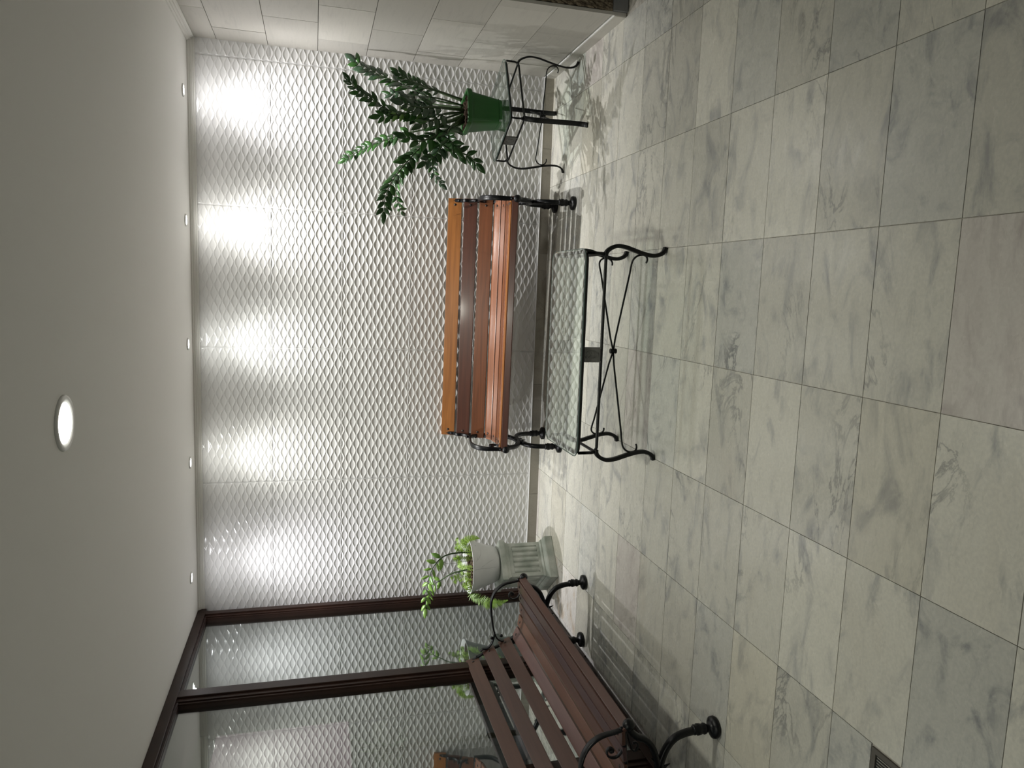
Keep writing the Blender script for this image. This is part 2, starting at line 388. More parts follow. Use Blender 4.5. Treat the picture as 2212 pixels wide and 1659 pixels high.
# ------------------------------------------------------------------ right wall with large beige tiles
rw = struct(boxo('wall_right', (1.642, 4.245, 0), (3.0, 5.8, 2.75), 'rgrout'), 'beige large tile side wall behind the side table', 'wall')
HB, HP = .085, .3338; rc = {}
for k in range(8):
    z0, z1 = HB+HP*k, min(HB+HP*(k+1), 2.6)
    js = [5.60, 5.34, 4.685, 4.24] if k % 2 == 0 else [5.60, 5.01, 4.345, 4.24]
    if k == 4: js = [5.60, 5.33, 4.705, 4.24]
    for a, b in zip(js, js[1:]):
        key = (round(a-b, 3), round(z1-z0, 3))
        if key not in rc:
            bm = bmesh.new(); box(bm, 0, -(a-b)/2+.0018, -(z1-z0)/2+.0018, .0135, (a-b)/2-.0018, (z1-z0)/2-.0018)
            me = bpy.data.meshes.new('wall_tile'); bm.to_mesh(me); bm.free(); me.materials.append(MT['rwall']); rc[key] = me
        o = link('wall_tile', rc[key], None, rw); o.location = (1.63+random.uniform(-.0006, .0006), (a+b)/2, (z0+z1)/2)
br = struct(boxo('baseboard_right', (1.622, 4.24, 0), (1.6425, 5.588, .068), 'rwall'), 'low beige tile skirting of the side wall', 'baseboard')
boxo('steel_strip', (1.6235, 4.24, .0695), (1.641, 5.59, .0755), 'rim', br)
boxo('corner_bead', (1.626, 4.2355, .0), (1.645, 4.2445, 2.6), 'rwall', br)
# pebble-dashed return
bm = bmesh.new(); bmesh.ops.create_grid(bm, x_segments=150, y_segments=150, size=.5)
rr_ = random.Random(3)
for v in bm.verts:
    x, y = v.co.x, v.co.y; v.co = Vector((1.646+(x+.5)*1.35, 4.236-rr_.uniform(0, .012), .09+(y+.5)*2.5))
pb = struct(fin('wall_pebble', bm, 'pebble'), 'brown pebble-dashed wall return at the edge', 'wall')
struct(boxo('baseboard_pebble', (1.646, 4.214, 0), (3.0, 4.244, .088), 'grey'), 'dark grey skirting below the pebble-dashed wall', 'baseboard')

# ------------------------------------------------------------------ ceiling and cornice
ce = struct(boxo('ceiling', (-4.6, -1.5, 2.608), (3.0, 5.8, 2.75), 'ceiling'), 'off white flat plaster ceiling with round downlights', 'ceiling')
def cornice(name, pts, axis):
    prof = [(0, 2.562), (.008, 2.562), (.008, 2.570), (.016, 2.574), (.016, 2.582), (.027, 2.588), (.027, 2.594), (.037, 2.600), (.037, 2.6085), (0, 2.6085)]
    bm = bmesh.new(); (a, b) = pts
    va = [bm.verts.new(axis(a, o, z)) for o, z in prof]; vb = [bm.verts.new(axis(b, o, z)) for o, z in prof]
    n = len(prof)
    for i in range(n): bm.faces.new((va[i], va[(i+1) % n], vb[(i+1) % n], vb[i]))
    bm.faces.new(va); bm.faces.new(vb)
    return fin(name, bm, 'cornice')
struct(cornice('trim_1', (-4.55, 1.63), lambda s, o, z: (s, 5.597-o, z)), 'stepped white cornice above the wave wall', 'cornice')
struct(cornice('trim_2', (4.24, 5.56), lambda s, o, z: (1.629-o, s, z)), 'stepped white cornice above the beige side wall', 'cornice')
# unseen rest of the hall
struct(boxo('wall_side', (3.0, -1.5, 0), (3.1, 4.245, 2.75), 'plain'))

# ------------------------------------------------------------------ downlights
def downlight(x, y, r, lensm, label, group):
    t = tag(empty('downlight', (x, y, CEIL)), label, 'ceiling light', group)
    bm = bmesh.new(); lathe(bm, [(r*.82, .003), (r*.84, -.002), (r*1.0, -.006), (r*1.12, -.004), (r*1.15, .003)], n=32); fin('rim', bm, 'rim', t, smooth=True)
    bm = bmesh.new(); lathe(bm, [(0, -.004 if r < .05 else -.010), (r*.6, -.0035 if r < .05 else -.008), (r*.84, -.001)], n=32); fin('lens', bm, lensm, t)
LB = ['small round downlight in the corner above the side table', 'second small downlight from the beige side wall', 'small downlight near the middle of the row along the wave wall',
      'second small downlight from the window, above the wave wall', 'small downlight beside the window above the stone pedestal', 'small downlight beyond the window glass']
for (x, y, e, c), lb in zip(SPOTS, LB): downlight(x, y, .036, 'lens', lb, 'small downlights along the wave wall')
downlight(BIG[0][0], BIG[0][1], .086, 'blens', 'large round downlight alone in the middle of the ceiling', None)
downlight(BIG[1][0], BIG[1][1], .086, 'blens', 'added fill downlight out of view, further from the wave wall', None)

# ------------------------------------------------------------------ window wall on the left
WX = -2.43
win = empty('window_1', (0, 0, 0)); struct(win, 'brown framed glazing from floor to ceiling beside the left bench', 'window')
def member(name, y0, y1, z0, z1, horiz=False):
    """stepped aluminium section: wide back, narrower steps toward the room"""
    bm = bmesh.new()
    if not horiz:
        w = y1-y0
        box(bm, WX-.075, y0, z0, WX-.03, y1, z1, .002); box(bm, WX-.03, y0+w*.12, z0, WX-.012, y1-w*.12, z1, .002)
        box(bm, WX-.03, y0+w*.3, z0, WX, y1-w*.3, z1, .003); box(bm, WX-.0305, y0+w*.02, z0, WX-.02, y0+w*.10, z1, .001)
    else:
        w = z1-z0
        box(bm, WX-.077, y0, z0, WX-.028, y1, z1, .002); box(bm, WX-.03, y0, z0+w*.2, WX+.003, y1-.002, z1, .003); box(bm, WX-.03, y0, z0+w*.04, WX-.015, y1-.002, z0+w*.2, .001)
    return fin(name, bm, 'frame', win)
member('post', 5.455, 5.583, .0, 2.6)
ys = [5.455]
for yc in (4.40, 3.30, 2.20, 1.10, 0.0, -1.1):
    member('post', yc-.085, yc+.085, 0, 2.6); ys.append(yc)
member('top_rail', -1.5, 5.585, 2.535, 2.607, True)
member('bottom_rail', -1.5, 5.585, 0, .075, True)
edges = [5.455, 4.485, 4.315, 3.385, 3.215, 2.285, 2.115, 1.185, 1.015, .085, -.085, -1.015]
for i in range(0, len(edges), 2):
    boxo('glass_pane', (WX-.055, edges[i+1]-.01, .07), (WX-.0505, edges[i]+.01, 2.54), 'pane', win)
struct(boxo('trim_3', (-2.5, -1.5, -.012), (-2.405, 5.585, .0), 'sill'), 'white marble threshold strip under the glazing', 'threshold')
# ------------------------------------------------------------------ corridor outside the glass
ob = struct(boxo('wall_outside', (-4.6, 5.590, 0), (-2.51, 5.5975, 2.56), 'outwall'), 'grey corridor wall seen through the glass', 'wall')
ob.hide_render = False
for k in range(7):
    a = -2.51-.33*k; boxo('marble_slab', (max(a-.33, -4.59)+.002, 5.576, .01), (a-.002, 5.590, .60), 'dado', ob)
struct(boxo('wall_corridor', (-4.7, -1.5, 0), (-4.6, 5.9, 2.75), 'outwall'), 'far wall of the corridor behind the glass', 'wall')
pil = struct(boxo('wall_pier', (-3.38, 5.47, .0), (-3.12, 5.572, 2.6), 'darkgrey'))
pil['label'] = 'dark pier behind the glass'; 
sg = tag(empty('lightbox_sign', (-3.4, 4.7, 1.5)), 'pale pink lit sign panel seen through the window glass', 'sign')
boxo('sign_housing', (-.12, -.3, 0), (-.01, .80, 1.0), 'steel', sg); boxo('sign_face', (-.012, -.29, .015), (.0, .79, .985), 'sign', sg)
bd = tag(empty('notice_board', (-3.4, 4.7, 1.2)), 'dark framed board hanging below the pink sign', 'board')
boxo('board_frame', (-.06, -.3, 0), (-.01, .80, .28), 'steel', bd); boxo('board_face', (-.012, -.28, .02), (.0, .74, .14), 'panelb', bd)

# ------------------------------------------------------------------ cast iron bench
LEG_F = [(0, .016), (.002, .06), (.004, .11), (.010, .16), (.028, .208), (.068, .243), (.120, .264), (.165, .272)]
ARC_F = [(-.058, .438), (-.03, .420), (-.004, .39), (.012, .355), (.045, .322), (.09, .300), (.14, .284), (.175, .276)]
def mirror(pts, c=.205): return [(2*c-a, z) for a, z in pts]
def P3(pts, x): return [Vector((x, a, z)) for a, z in pts]
RAIL = [(-.062, .438), (-.03, .452), (.03, .449), (.10, .440), (.18, .436), (.25, .443), (.30, .458), (.345, .492), (.377, .540), (.402, .600), (.425, .66), (.450, .71), (.48, .76), (.505, .805)]
LOOP = [(-.052, .452), (-.040, .50), (-.030, .56), (-.005, .605), (.035, .636), (.09, .652), (.15, .651), (.21, .643), (.27, .633), (.315, .620), (.348, .602), (.366, .572), (.368, .538)]
ARME = [(.30, .622), (.345, .628), (.385, .645), (.410, .672), (.412, .70), (.428, .715)]
SCR = [(-.045, .475), (-.02, .462), (.02, .456), (.055, .463), (.077, .482), (.080, .507), (.066, .528), (.044, .532), (.032, .518), (.040, .503), (.052, .506)]
SCR2 = [(-.04, .452), (-.022, .44), (.02, .425), (.055, .412), (.06, .395), (.04, .385), (.022, .395), (.026, .41)]
def iron_side(parent, x, sgn):
    fr = empty('end_frame'); fr.parent = parent; fr.location = (x, 0, 0)
    S = (1, 0, 0)
    for nm, leg, arc in (('front_leg', LEG_F, ARC_F), ('back_leg', mirror(LEG_F), [(.378, .50), (.376, .455), (.372, .41), (.352, .36), (.318, .325), (.275, .300), (.235, .282)])):
        bm = bmesh.new(); fx = leg[0][0]
        sweep(bm, catmull(P3(leg, 0), 4), .032, .030, S, 8)
        sweep(bm, catmull(P3(arc, 0), 4), .032, .028, S, 8)
        lathe(bm, [(.016, .001), (.046, .001), (.050, .010), (.048, .022), (.032, .030), (.018, .036), (.017, .05), (.024, .056), (.0255, .066), (.021, .072), (.025, .084), (.0265, .098), (.020, .106), (.024, .112), (.016, .12)], (0, fx, 0), 16)
        fin(nm, bm, 'iron', fr, smooth=True)
    bm = bmesh.new()   # cast centre boss with leaf tips
    sweep(bm, [Vector((0, .14, .272)), Vector((0, .17, .274)), Vector((0, .205, .275)), Vector((0, .24, .274)), Vector((0, .27, .272))], .034, .05, S, 10, lambda t: .55+.45*math.sin(PI*t))
    for a, z, da, dz in ((.16, .25, -.012, -.03), (.205, .245, 0, -.035), (.25, .25, .012, -.03), (.125, .30, -.02, .022), (.285, .30, .02, .022), (.15, .275, -.028, .0)):
        sweep(bm, [Vector((0, a, z)), Vector((0, a+da*.6, z+dz*.6)), Vector((0, a+da, z+dz))], .014, .012, S, 6, lambda t: 1-.8*t)
    fin('leaf_boss', bm, 'iron', fr, smooth=True)
    bm = bmesh.new(); sweep(bm, catmull(P3(RAIL, 0), 3), .026, .015, S, 8)
    # bulb at the seat front and curls on the back rail
    bmesh.ops.create_uvsphere(bm, u_segments=14, v_segments=10, radius=.027, matrix=Matrix.Translation((0, -.066, .436)))
    for a, z in ((.425, .70), (.445, .742), (.470, .775)):
        bmesh.ops.create_uvsphere(bm, u_segments=8, v_segments=6, radius=.013, matrix=Matrix.Translation((0, a+.020, z-.004)))
    fin('rail', bm, 'iron', fr, smooth=True)
    bm = bmesh.new(); sweep(bm, catmull(P3(LOOP, 0), 4), .036, .013, S, 8, lambda t: .75+.25*math.sin(PI*min(1, t*1.4)))
    sweep(bm, catmull(P3(ARME, 0), 4), .022, .010, S, 8)
    for a, z in ((-.052, .47), (.34, .64), (.33, .575)):
        bmesh.ops.create_uvsphere(bm, u_segments=8, v_segments=6, radius=.011, matrix=Matrix.Translation((0, a, z)))
    fin('armrest', bm, 'iron', fr, smooth=True)
    bm = bmesh.new(); sweep(bm, catmull(P3(SCR, 0), 4), .018, .008, S, 8); sweep(bm, catmull(P3(SCR2, 0), 3), .014, .007, S, 8)
    bmesh.ops.create_uvsphere(bm, u_segments=8, v_segments=6, radius=.011, matrix=Matrix.Translation((0, .048, .512)))
    fin('scroll', bm, 'iron', fr, smooth=True)
    return fr
def slat(parent, L, c, ang, wd, th, m, bolts=True, name='slat'):
    """c = (a, z) centre of the top face, ang = tilt of the width direction in the a-z plane"""
    bm = bmesh.new(); box(bm, 0, -wd/2, -th, L, wd/2, 0, .003)
    o = fin(name, bm, m, parent); o.location = (0, c[0], c[1]); o.rotation_euler = (ang, 0, 0)
    if bolts:
        for x in (.046, L-.046):
            bm = bmesh.new(); lathe(bm, [(0, .005), (.005, .0044), (.0086, .0018), (.009, -.001)], n=14)
            b = fin('bolt', bm, 'bolt', o, (x, .0, 0), smooth=True)
    return o
def bench(loc, rz, L, label, mats, bw=None):
    t = tag(empty('garden_bench', loc, rz), label, 'bench', 'cast iron benches with wooden slats')
    for x, s in ((.016, -1), (L-.016, 1)): iron_side(t, x, s)
    # backrest: three boards along the rail; normal faces forward/up
    for (a0, z0, a1, z1), m in zip(((.478, .716, .510, .812), (.412, .612, .450, .704), (.362, .505, .400, .598)), mats[:3]):
        dx, dz = a1-a0, z1-z0; n = Vector((0, -dz, dx)).normalized(); c = Vector((0, (a0+a1)/2, (z0+z1)/2)) + n*.012
        slat(t, L, (c.y-.006, c.z), math.atan2(dz, dx), bw or math.hypot(dx, dz), .019, m)
    seat = [(.315, .484, .080, math.radians(24)), (.232, .459, .072, math.radians(9)), (.148, .4535, .070, math.radians(-2)), (.066, .461, .067, math.radians(-8)), (-.012, .472, .066, math.radians(-5))]
    for (a, z, wd, an), m in zip(seat, mats[3:8]): slat(t, L, (a, z), an, wd, .018, m)
    slat(t, L, (-.0655, .451), math.radians(62), .044, .017, mats[8], False)
    bm = bmesh.new(); sweep(bm, [Vector((.02, .205, .275)), Vector((L*.5, .205, .275)), Vector((L-.02, .205, .275))], .012, None, (0, 1, 0), 8)
    return t
bench((-1.156, 5.082, 0), math.atan2(5.016-5.096, 1.803), 1.803, 'glossy orange brown slatted bench against the wave tile wall',
      ['w_orange', 'w_red', 'w_brown', 'w_seat', 'w_seat', 'w_brown', 'w_seat', 'w_orange', 'w_red'])
bench((-1.942, 2.735, 0), PI/2, 1.725, 'dull dark brown slatted bench in front of the window',
      ['w_dull', 'w_dull2', 'w_dull2', 'w_dullr', 'w_dull3', 'w_dull', 'w_plum', 'w_dull2', 'w_dull2'], .084)

# ------------------------------------------------------------------ glass topped iron tables
LEGP = [(-.012, .338), (.008, .336), (.028, .318), (.044, .282), (.042, .235), (.027, .182), (.013, .132), (.005, .085), (.008, .050), (.024, .018), (.050, .006)]
def rounded(w, d, r, n=5):
    out = []
    for cx, cy, a0 in ((w/2-r, d/2-r, 0), (-w/2+r, d/2-r, PI/2), (-w/2+r, -d/2+r, PI), (w/2-r, -d/2+r, 1.5*PI)):
        for k in range(n+1): a = a0+PI/2*k/n; out.append((cx+r*math.cos(a), cy+r*math.sin(a)))
    return out
def table(loc, rz, W, Dp, zt, zr, diag, label, group, plaques, k_=1., tl=.021):
    t = tag(empty('glass_table', loc, rz), label, 'table', group)
    # bevelled glass
    ol = rounded(W+.035, Dp+.035, .055); bm = bmesh.new()
    rings = []
    for ins, z in ((.0, zt+.002), (.0, zt+.006), (.006, zt+.008)):
        rings.append([bm.verts.new((x*(1-ins/(W/2)), y*(1-ins/(Dp/2)), z)) for x, y in ol])
    n = len(ol)
    for a, b in zip(rings, rings[1:]):
        for j in range(n): bm.faces.new((a[j], a[(j+1) % n], b[(j+1) % n], b[j]))
    bm.faces.new(rings[-1]); bm.faces.new(list(reversed(rings[0])))
    fin('glass_top', bm, 'tglass', t)
    bm = bmesh.new(); sweep(bm, [Vector((x*1.0005, y*1.0005, zt+.0045)) for x, y in ol], .006, .003, (0, 0, 1), 6, closed=True); fin('polished_edge', bm, 'gedge', t)
    bm = bmesh.new(); sweep(bm, [Vector((x, y, zt-.005)) for x, y in rounded(W, Dp, .045)], .022*k_, .018*k_, (0, 0, 1), 8, closed=True); fin('top_rail', bm, 'tiron', t, smooth=True)
    # lower rails: one U per side, its ends bent up to the top rail
    for sx, sy, ln, hor in ((0, -1, W, 1), (0, 1, W, 1), (1, 0, Dp, 0), (-1, 0, Dp, 0)):
        h = ln/2-.004; r = .028
        pl = [(-h, zt-.01), (-h, zt-.05), (-h, zr+r), (-h+.008, zr+.009), (-h+r, zr), (0, zr), (h-r, zr), (h-.008, zr+.009), (h, zr+r), (h, zt-.05), (h, zt-.01)]
        pts = [Vector((s, sy*(Dp/2-.004), z)) if hor else Vector((sx*(W/2-.004), s, z)) for s, z in pl]
        bm = bmesh.new(); sweep(bm, pts, .0165*k_, None, (0, 1, 0) if hor else (1, 0, 0), 8); fin('lower_rail', bm, 'tiron', t, smooth=True)
    for k, (sx, sy) in enumerate(((1, -1), (-1, -1), (1, 1), (-1, 1))):
        d = Vector((sx, sy*1., 0)).normalized() if diag else Vector((sx, 0, 0)); side = (-d.y, d.x, 0)
        c = Vector((sx*(W/2-.008), sy*(Dp/2-.004), 0)); dz = zr-.336
        pts = [c+d*o+Vector((0, 0, z+dz*max(0, (z-.05))/.286 if z > .05 else z)) for o, z in LEGP]
        bm = bmesh.new(); sweep(bm, catmull(pts, 4), .034, tl, side, 8)
        fin('leg', bm, 'tiron', t, smooth=True)
        # hooked brace running to the middle
        inn = Vector((-c.x, -c.y, 0)); R = inn.length; inn.normalize(); zc = .165+dz*.5
        zb = .132+dz*.45; br_ = [(.048, zb-.030), (.030, zb-.032), (.012, zb-.022), (.004, zb), (.010, zb+.026), (.028, zb+.044), (.055, zb+.050), (.11, zb+.047)]
        pts = [c+d*.010+inn*s+Vector((0, 0, z)) for s, z in br_]
        pts = catmull(pts, 4)+[Vector((-inn.x*.08, -inn.y*.08, zc+.006)), Vector((-inn.x*.012, -inn.y*.012, zc))]
        bm = bmesh.new(); sweep(bm, pts, .0105*k_, None, None, 8); fin('brace', bm, 'tiron', t, smooth=True)
    bm = bmesh.new(); lathe(bm, [(.008, -.018), (.014, -.018), (.015, -.012), (.011, -.008), (.011, .008), (.015, .012), (.014, .018), (.008, .018)], (0, 0, .165+(zr-.336)*.5), 12); fin('knuckle', bm, 'tiron', t, smooth=True)
    for sx, sy, hor in plaques:
        bm = bmesh.new(); hh = (zt-zr)/2; hw = .036; zc = (zt+zr)/2-.003
        M0 = Matrix.Translation((sx*(W/2-.004), sy*(Dp/2-.004), zc)) @ Matrix.Rotation({(0, -1): 0, (0, 1): PI, (1, 0): PI/2, (-1, 0): -PI/2}[(sx, sy)], 4, 'Z')
        tmp = bmesh.new(); box(tmp, -hw, -.004, -hh+.006, hw, .004, hh-.006)
        for s in (-1, 1): box(tmp, s*hw-.003, -.007, -hh, s*hw+.003, .007, hh)
        box(tmp, -hw+.005, -.0065, hh-.016, hw-.005, -.003, hh-.011); box(tmp, -hw+.005, -.0065, -hh+.011, hw-.005, -.003, -hh+.016)
        for s in (-1, 1):     # raised leaf ornament
            sweep(tmp, catmull([Vector((s*.003, -.006, -hh+.022)), Vector((s*.018, -.006, -hh*.2)), Vector((s*.019, -.006, hh*.35)), Vector((s*.004, -.006, hh-.024))], 4), .004, None, None, 6)
            for q_ in range(4): sweep(tmp, [Vector((s*.003, -.006, -hh*.55+q_*hh*.32)), Vector((s*.016, -.0065, -hh*.35+q_*hh*.32))], .003, None, None, 5)
        tmp.transform(M0); fin('plaque', tmp, 'plaque', t)
        bm.free()
    return t
table((-.313, 3.782, 0), 0, 1.045, .505, .447, .336, False, 'low rectangular glass coffee table on black scrolled iron legs', None, [(0, -1, 1), (0, 1, 1)])
table((1.236, 5.155, 0), math.radians(26.7), .475, .475, .528, .432, True, 'small square glass side table holding the green pot', None, [(-1, 0, 0), (0, 1, 1)], .78, .012)

# ------------------------------------------------------------------ leaves
def leaf_mesh(name, L, W, m, fold=.18, curl=.12, pet=.06, n=6):
    bm = bmesh.new(); rows = []
    for i in range(n+1):
        t = i/n; w = W/2*(math.sin(PI*min(1, max(0, (t**.8))))**.8) if 0 < t < 1 else .0004
        y = L*(pet+t*(1-pet)); z = -curl*L*t*t
        rows.append([bm.verts.new((-w, y, z+fold*w)), bm.verts.new((0, y, z)), bm.verts.new((w, y, z+fold*w))])
    for a, b in zip(rows, rows[1:]):
        bm.faces.new((a[0], a[1], b[1], b[0])); bm.faces.new((a[1], a[2], b[2], b[1]))
    r = bmesh.ops.extrude_face_region(bm, geom=list(bm.faces)); bmesh.ops.translate(bm, vec=(0, 0, -.0006), verts=[v for v in r['geom'] if isinstance(v, bmesh.types.BMVert)])
    sweep(bm, [Vector((0, 0, 0)), Vector((0, L*(pet+.05), .0005))], .002, None, None, 5)
    me = bpy.data.meshes.new(name); bmesh.ops.recalc_face_normals(bm, faces=bm.faces); bm.to_mesh(me); bm.free()
    for p in me.polygons: p.use_smooth = True
    me.materials.append(MT[m]); return me
def frond(parent, pts, leaves, sm, n, L, start=.3, sw=.013, roll=0., ang=55, seed=1, tipscale=1., name='frond', jitter=.25, alternate=False, droop=0., twist=1.):
    rnd = random.Random(seed); sp = catmull(pts, 8)
    bm = bmesh.new(); sweep(bm, sp, sw, None, None, 7, lambda t: 1-.8*t)
    f = fin(name, bm, sm, parent, smooth=True)
    facing = twist
    acc = [0]
    for a, b in zip(sp, sp[1:]): acc.append(acc[-1]+(b-a).length)
    tot = acc[-1]
    def at(s):
        s = min(max(s, 0), tot-1e-6)
        for i in range(len(sp)-1):
            if acc[i+1] >= s: u = (s-acc[i])/(acc[i+1]-acc[i]); return sp[i].lerp(sp[i+1], u), (sp[i+1]-sp[i]).normalized()
    for i in range(n):
        u = start+(1-start)*(i+.5)/n
        for k, sd in enumerate((-1, 1)):
            p, d = at((u+(.5/n*(1-start) if (alternate and k) else 0))*tot)
            ref = Vector((0, -1, .35)).normalized(); nrm = (ref-d*ref.dot(d)).normalized(); nrm.rotate(Matrix.Rotation(roll*(1-u**4)+rnd.uniform(-jitter, jitter), 3, d))
            lat = d.cross(nrm)*sd
            an = math.radians(ang*(1-.35*u))*rnd.uniform(.85, 1.15)
            y = (d*math.cos(an)+lat*math.sin(an)+Vector((0, 0, -droop))).normalized()
            zv = (nrm-y*nrm.dot(y)).normalized(); xv = y.cross(zv)
            me = leaves[rnd.randrange(len(leaves))]
            sc = L/.08*(.72+.38*math.sin(PI*min(1, .25+u*.8)))*(tipscale if u > .75 else 1)*rnd.uniform(.88, 1.12)
            o = bpy.data.objects.new('leaf', me); COL.objects.link(o); o.parent = f
            o.matrix_local = Matrix.Translation(p) @ Matrix((xv, y, zv)).transposed().to_4x4() @ Matrix.Diagonal((sc, sc, sc, 1))
    p, d = at(tot)
    nrm = (Vector((0, -1, .35))-d*Vector((0, -1, .35)).dot(d)).normalized()
    o = bpy.data.objects.new('leaf', leaves[0]); COL.objects.link(o); o.parent = f; xv = d.cross(nrm)
    o.matrix_local = Matrix.Translation(p) @ Matrix((xv, d, nrm)).transposed().to_4x4() @ Matrix.Diagonal((L/.08, L/.08, L/.08, 1))
    return f
LD = leaf_mesh('leaf_dark', .08, .033, 'leaf'); LM = leaf_mesh('leaf_mid', .08, .034, 'leaf2'); LP = leaf_mesh('leaf_pale', .08, .036, 'leafp')
LY = leaf_mesh('leaf_bright', .08, .034, 'leafy'); LY2 = leaf_mesh('leaf_fresh', .08, .032, 'leafy2'); LN = leaf_mesh('leaf_narrow', .08, .022, 'leaf'); LYN = leaf_mesh('leaf_slim', .08, .022, 'leafy')

# ------------------------------------------------------------------ green pot with dark leafy plant on the side table
PT = (1.206, 5.13, .5365)
gp = tag(empty('potted_plant', PT), 'tall dark green leafy plant in a square green plastic pot on the glass side table', 'potted plant')
def ssq(s, n=32, p=.32):
    out = []
    for j in range(n):
        a = 2*PI*(j+.5)/n; c, s_ = math.cos(a), math.sin(a); out.append((math.copysign(abs(c)**p, c)*s/2, math.copysign(abs(s_)**p, s_)*s/2))
    return out
bm = bmesh.new(); rings = []
K_ = .93; prof = [(.178, .0), (.182, .022), (.205, .10), (.238, .205), (.243, .212), (.262, .213), (.272, .222), (.274, .245), (.262, .248), (.246, .244), (.232, .215)]
for w_, z in prof:
    rings.append([bm.verts.new((x, y, z)) for x, y in ssq(w_*K_)])
for ri, (a, b) in enumerate(zip(rings, rings[1:])):
    for j in range(32):
        if ri == 0 and (j % 8) in (3, 4): continue      # drainage notches in the foot
        bm.faces.new((a[j], a[(j+1) % 32], b[(j+1) % 32], b[j]))
bm.faces.new([bm.verts.new((x*.97, y*.97, .021)) for x, y in ssq(.182)])
pot = fin('pot', bm, 'greenpot', gp, smooth=False); pot.rotation_euler = (0, 0, math.radians(12)); pot['label'] = 'square green plastic pot with a rolled rim'
bm = bmesh.new(); bmesh.ops.create_grid(bm, x_segments=14, y_segments=14, size=.1)
for v in bm.verts: v.co.z = .226+random.uniform(0, .016)
so = fin('soil', bm, 'soil', gp); so.rotation_euler = (0, 0, math.radians(12))
FR = {
'S1': [(1.287, 5.15, 0.80), (1.329, 5.17, 0.942), (1.358, 5.18, 1.053), (1.394, 5.2, 1.145), (1.431, 5.2, 1.222)],
'S1b': [(1.29, 5.14, 0.80), (1.317, 5.1, 0.979), (1.34, 5.08, 1.101), (1.375, 5.05, 1.229)],
'S2': [(1.257, 5.16, 0.79), (1.283, 5.2, 0.979), (1.365, 5.24, 1.165), (1.394, 5.26, 1.249), (1.43, 5.28, 1.349), (1.466, 5.3, 1.441), (1.50, 5.3, 1.50)],
'S3': [(1.205, 5.15, 0.79), (1.13, 5.1, 0.974), (1.112, 5.05, 1.117), (1.125, 5.0, 1.272), (1.176, 4.95, 1.405), (1.218, 4.92, 1.506), (1.262, 4.9, 1.555)],
'S4': [(1.193, 5.17, 0.79), (1.099, 5.2, 0.993), (1.05, 5.25, 1.176), (1.014, 5.28, 1.276), (0.966, 5.3, 1.385), (0.922, 5.33, 1.477), (0.872, 5.35, 1.56)],
'S5': [(1.159, 5.13, 0.79), (1.019, 5.08, 0.976), (0.918, 5.03, 1.099), (0.797, 4.98, 1.203), (0.691, 4.95, 1.279), (0.581, 4.93, 1.328), (0.49, 4.92, 1.338)],
'S5b': [(1.164, 5.15, 0.79), (1.023, 5.15, 0.982), (0.888, 5.15, 1.117), (0.756, 5.15, 1.2), (0.645, 5.15, 1.237), (0.562, 5.15, 1.223), (0.52, 5.15, 1.20)],
'S6': [(1.149, 5.12, 0.79), (1.042, 5.05, 0.93), (0.929, 5.0, 1.003), (0.825, 4.97, 1.022), (0.743, 4.95, 1.007), (0.69, 4.93, 0.965)],
'S7': [(1.161, 5.1, 0.79), (1.078, 5.0, 0.964), (0.985, 4.95, 0.996), (0.917, 4.9, 0.944), (0.888, 4.88, 0.855), (0.866, 4.86, 0.792), (0.83, 4.85, 0.755)],
'S8': [(1.215, 5.12, 0.79), (1.188, 5.0, 0.992), (1.165, 4.95, 1.115), (1.172, 4.92, 1.216)],
'S9': [(1.136, 5.11, 0.79), (1.032, 5.0, 0.938), (0.978, 4.93, 1.032), (0.942, 4.9, 1.118), (0.953, 4.88, 1.20)],
'S10': [(1.246, 5.18, 0.79), (1.264, 5.25, 0.954), (1.298, 5.3, 1.07), (1.318, 5.33, 1.189), (1.331, 5.35, 1.26)],
'S11': [(1.203, 5.14, 0.79), (1.147, 5.05, 1.025), (1.14, 5.0, 1.157), (1.105, 4.97, 1.274), (1.086, 4.95, 1.36)],
'S12': [(1.146, 5.1, 0.79), (1.045, 4.98, 0.925), (0.944, 4.93, 0.965), (0.872, 4.9, 1.001), (0.817, 4.88, 1.07)]}
FR['S13'] = [(1.20, 5.12, .79), (1.16, 5.02, .93), (1.10, 4.95, 1.02), (1.05, 4.9, 1.10)]
FR['S14'] = [(1.17, 5.11, .79), (1.06, 4.98, .90), (.99, 4.9, .93), (.93, 4.86, .90)]
FR['S15'] = [(1.25, 5.15, .79), (1.27, 5.10, .97), (1.25, 5.03, 1.10), (1.22, 4.98, 1.20)]
cfg = dict(S1=(('D',), 7, .075, .45, .9), S1b=(('D', 'N'), 8, .07, .35, 1.2), S2=(('P', 'D', 'M'), 13, .104, .30, 1.15), S3=(('D', 'M'), 17, .078, .38, 1.1), S4=(('M', 'D'), 13, .082, .42, .75),
           S5=(('D', 'M'), 14, .092, .38, .4), S5b=(('D', 'D', 'M'), 10, .074, .42, .5), S6=(('P', 'M'), 9, .060, .45, .2), S7=(('D',), 8, .10, .34, .1), S8=(('P', 'D'), 6, .10, .4, .7),
           S9=(('D', 'M'), 6, .10, .4, .4), S10=(('N', 'P'), 8, .09, .4, 1.0), S11=(('M', 'Y'), 8, .088, .42, .6), S12=(('D', 'P'), 8, .09, .35, .3),
           S13=(('D', 'M', 'D'), 4, .10, .45, .3), S14=(('D', 'D'), 5, .115, .4, .3), S15=(('M', 'P'), 5, .085, .45, 1.1))
MS = dict(D=LD, M=LM, P=LP, N=LN, Y=LY2)
O = Vector(PT)
for k, dy in (('S2', .10), ('S4', .12), ('S5b', .26), ('S10', .08)):   # these fronds lean back toward the wall
    C0 = Vector((0, 0, HC)); n_ = len(FR[k])
    FR[k] = [tuple(C0+(Vector(p)-C0)*((p[1]+dy*i/(n_-1))/p[1])) for i, p in enumerate(FR[k])]
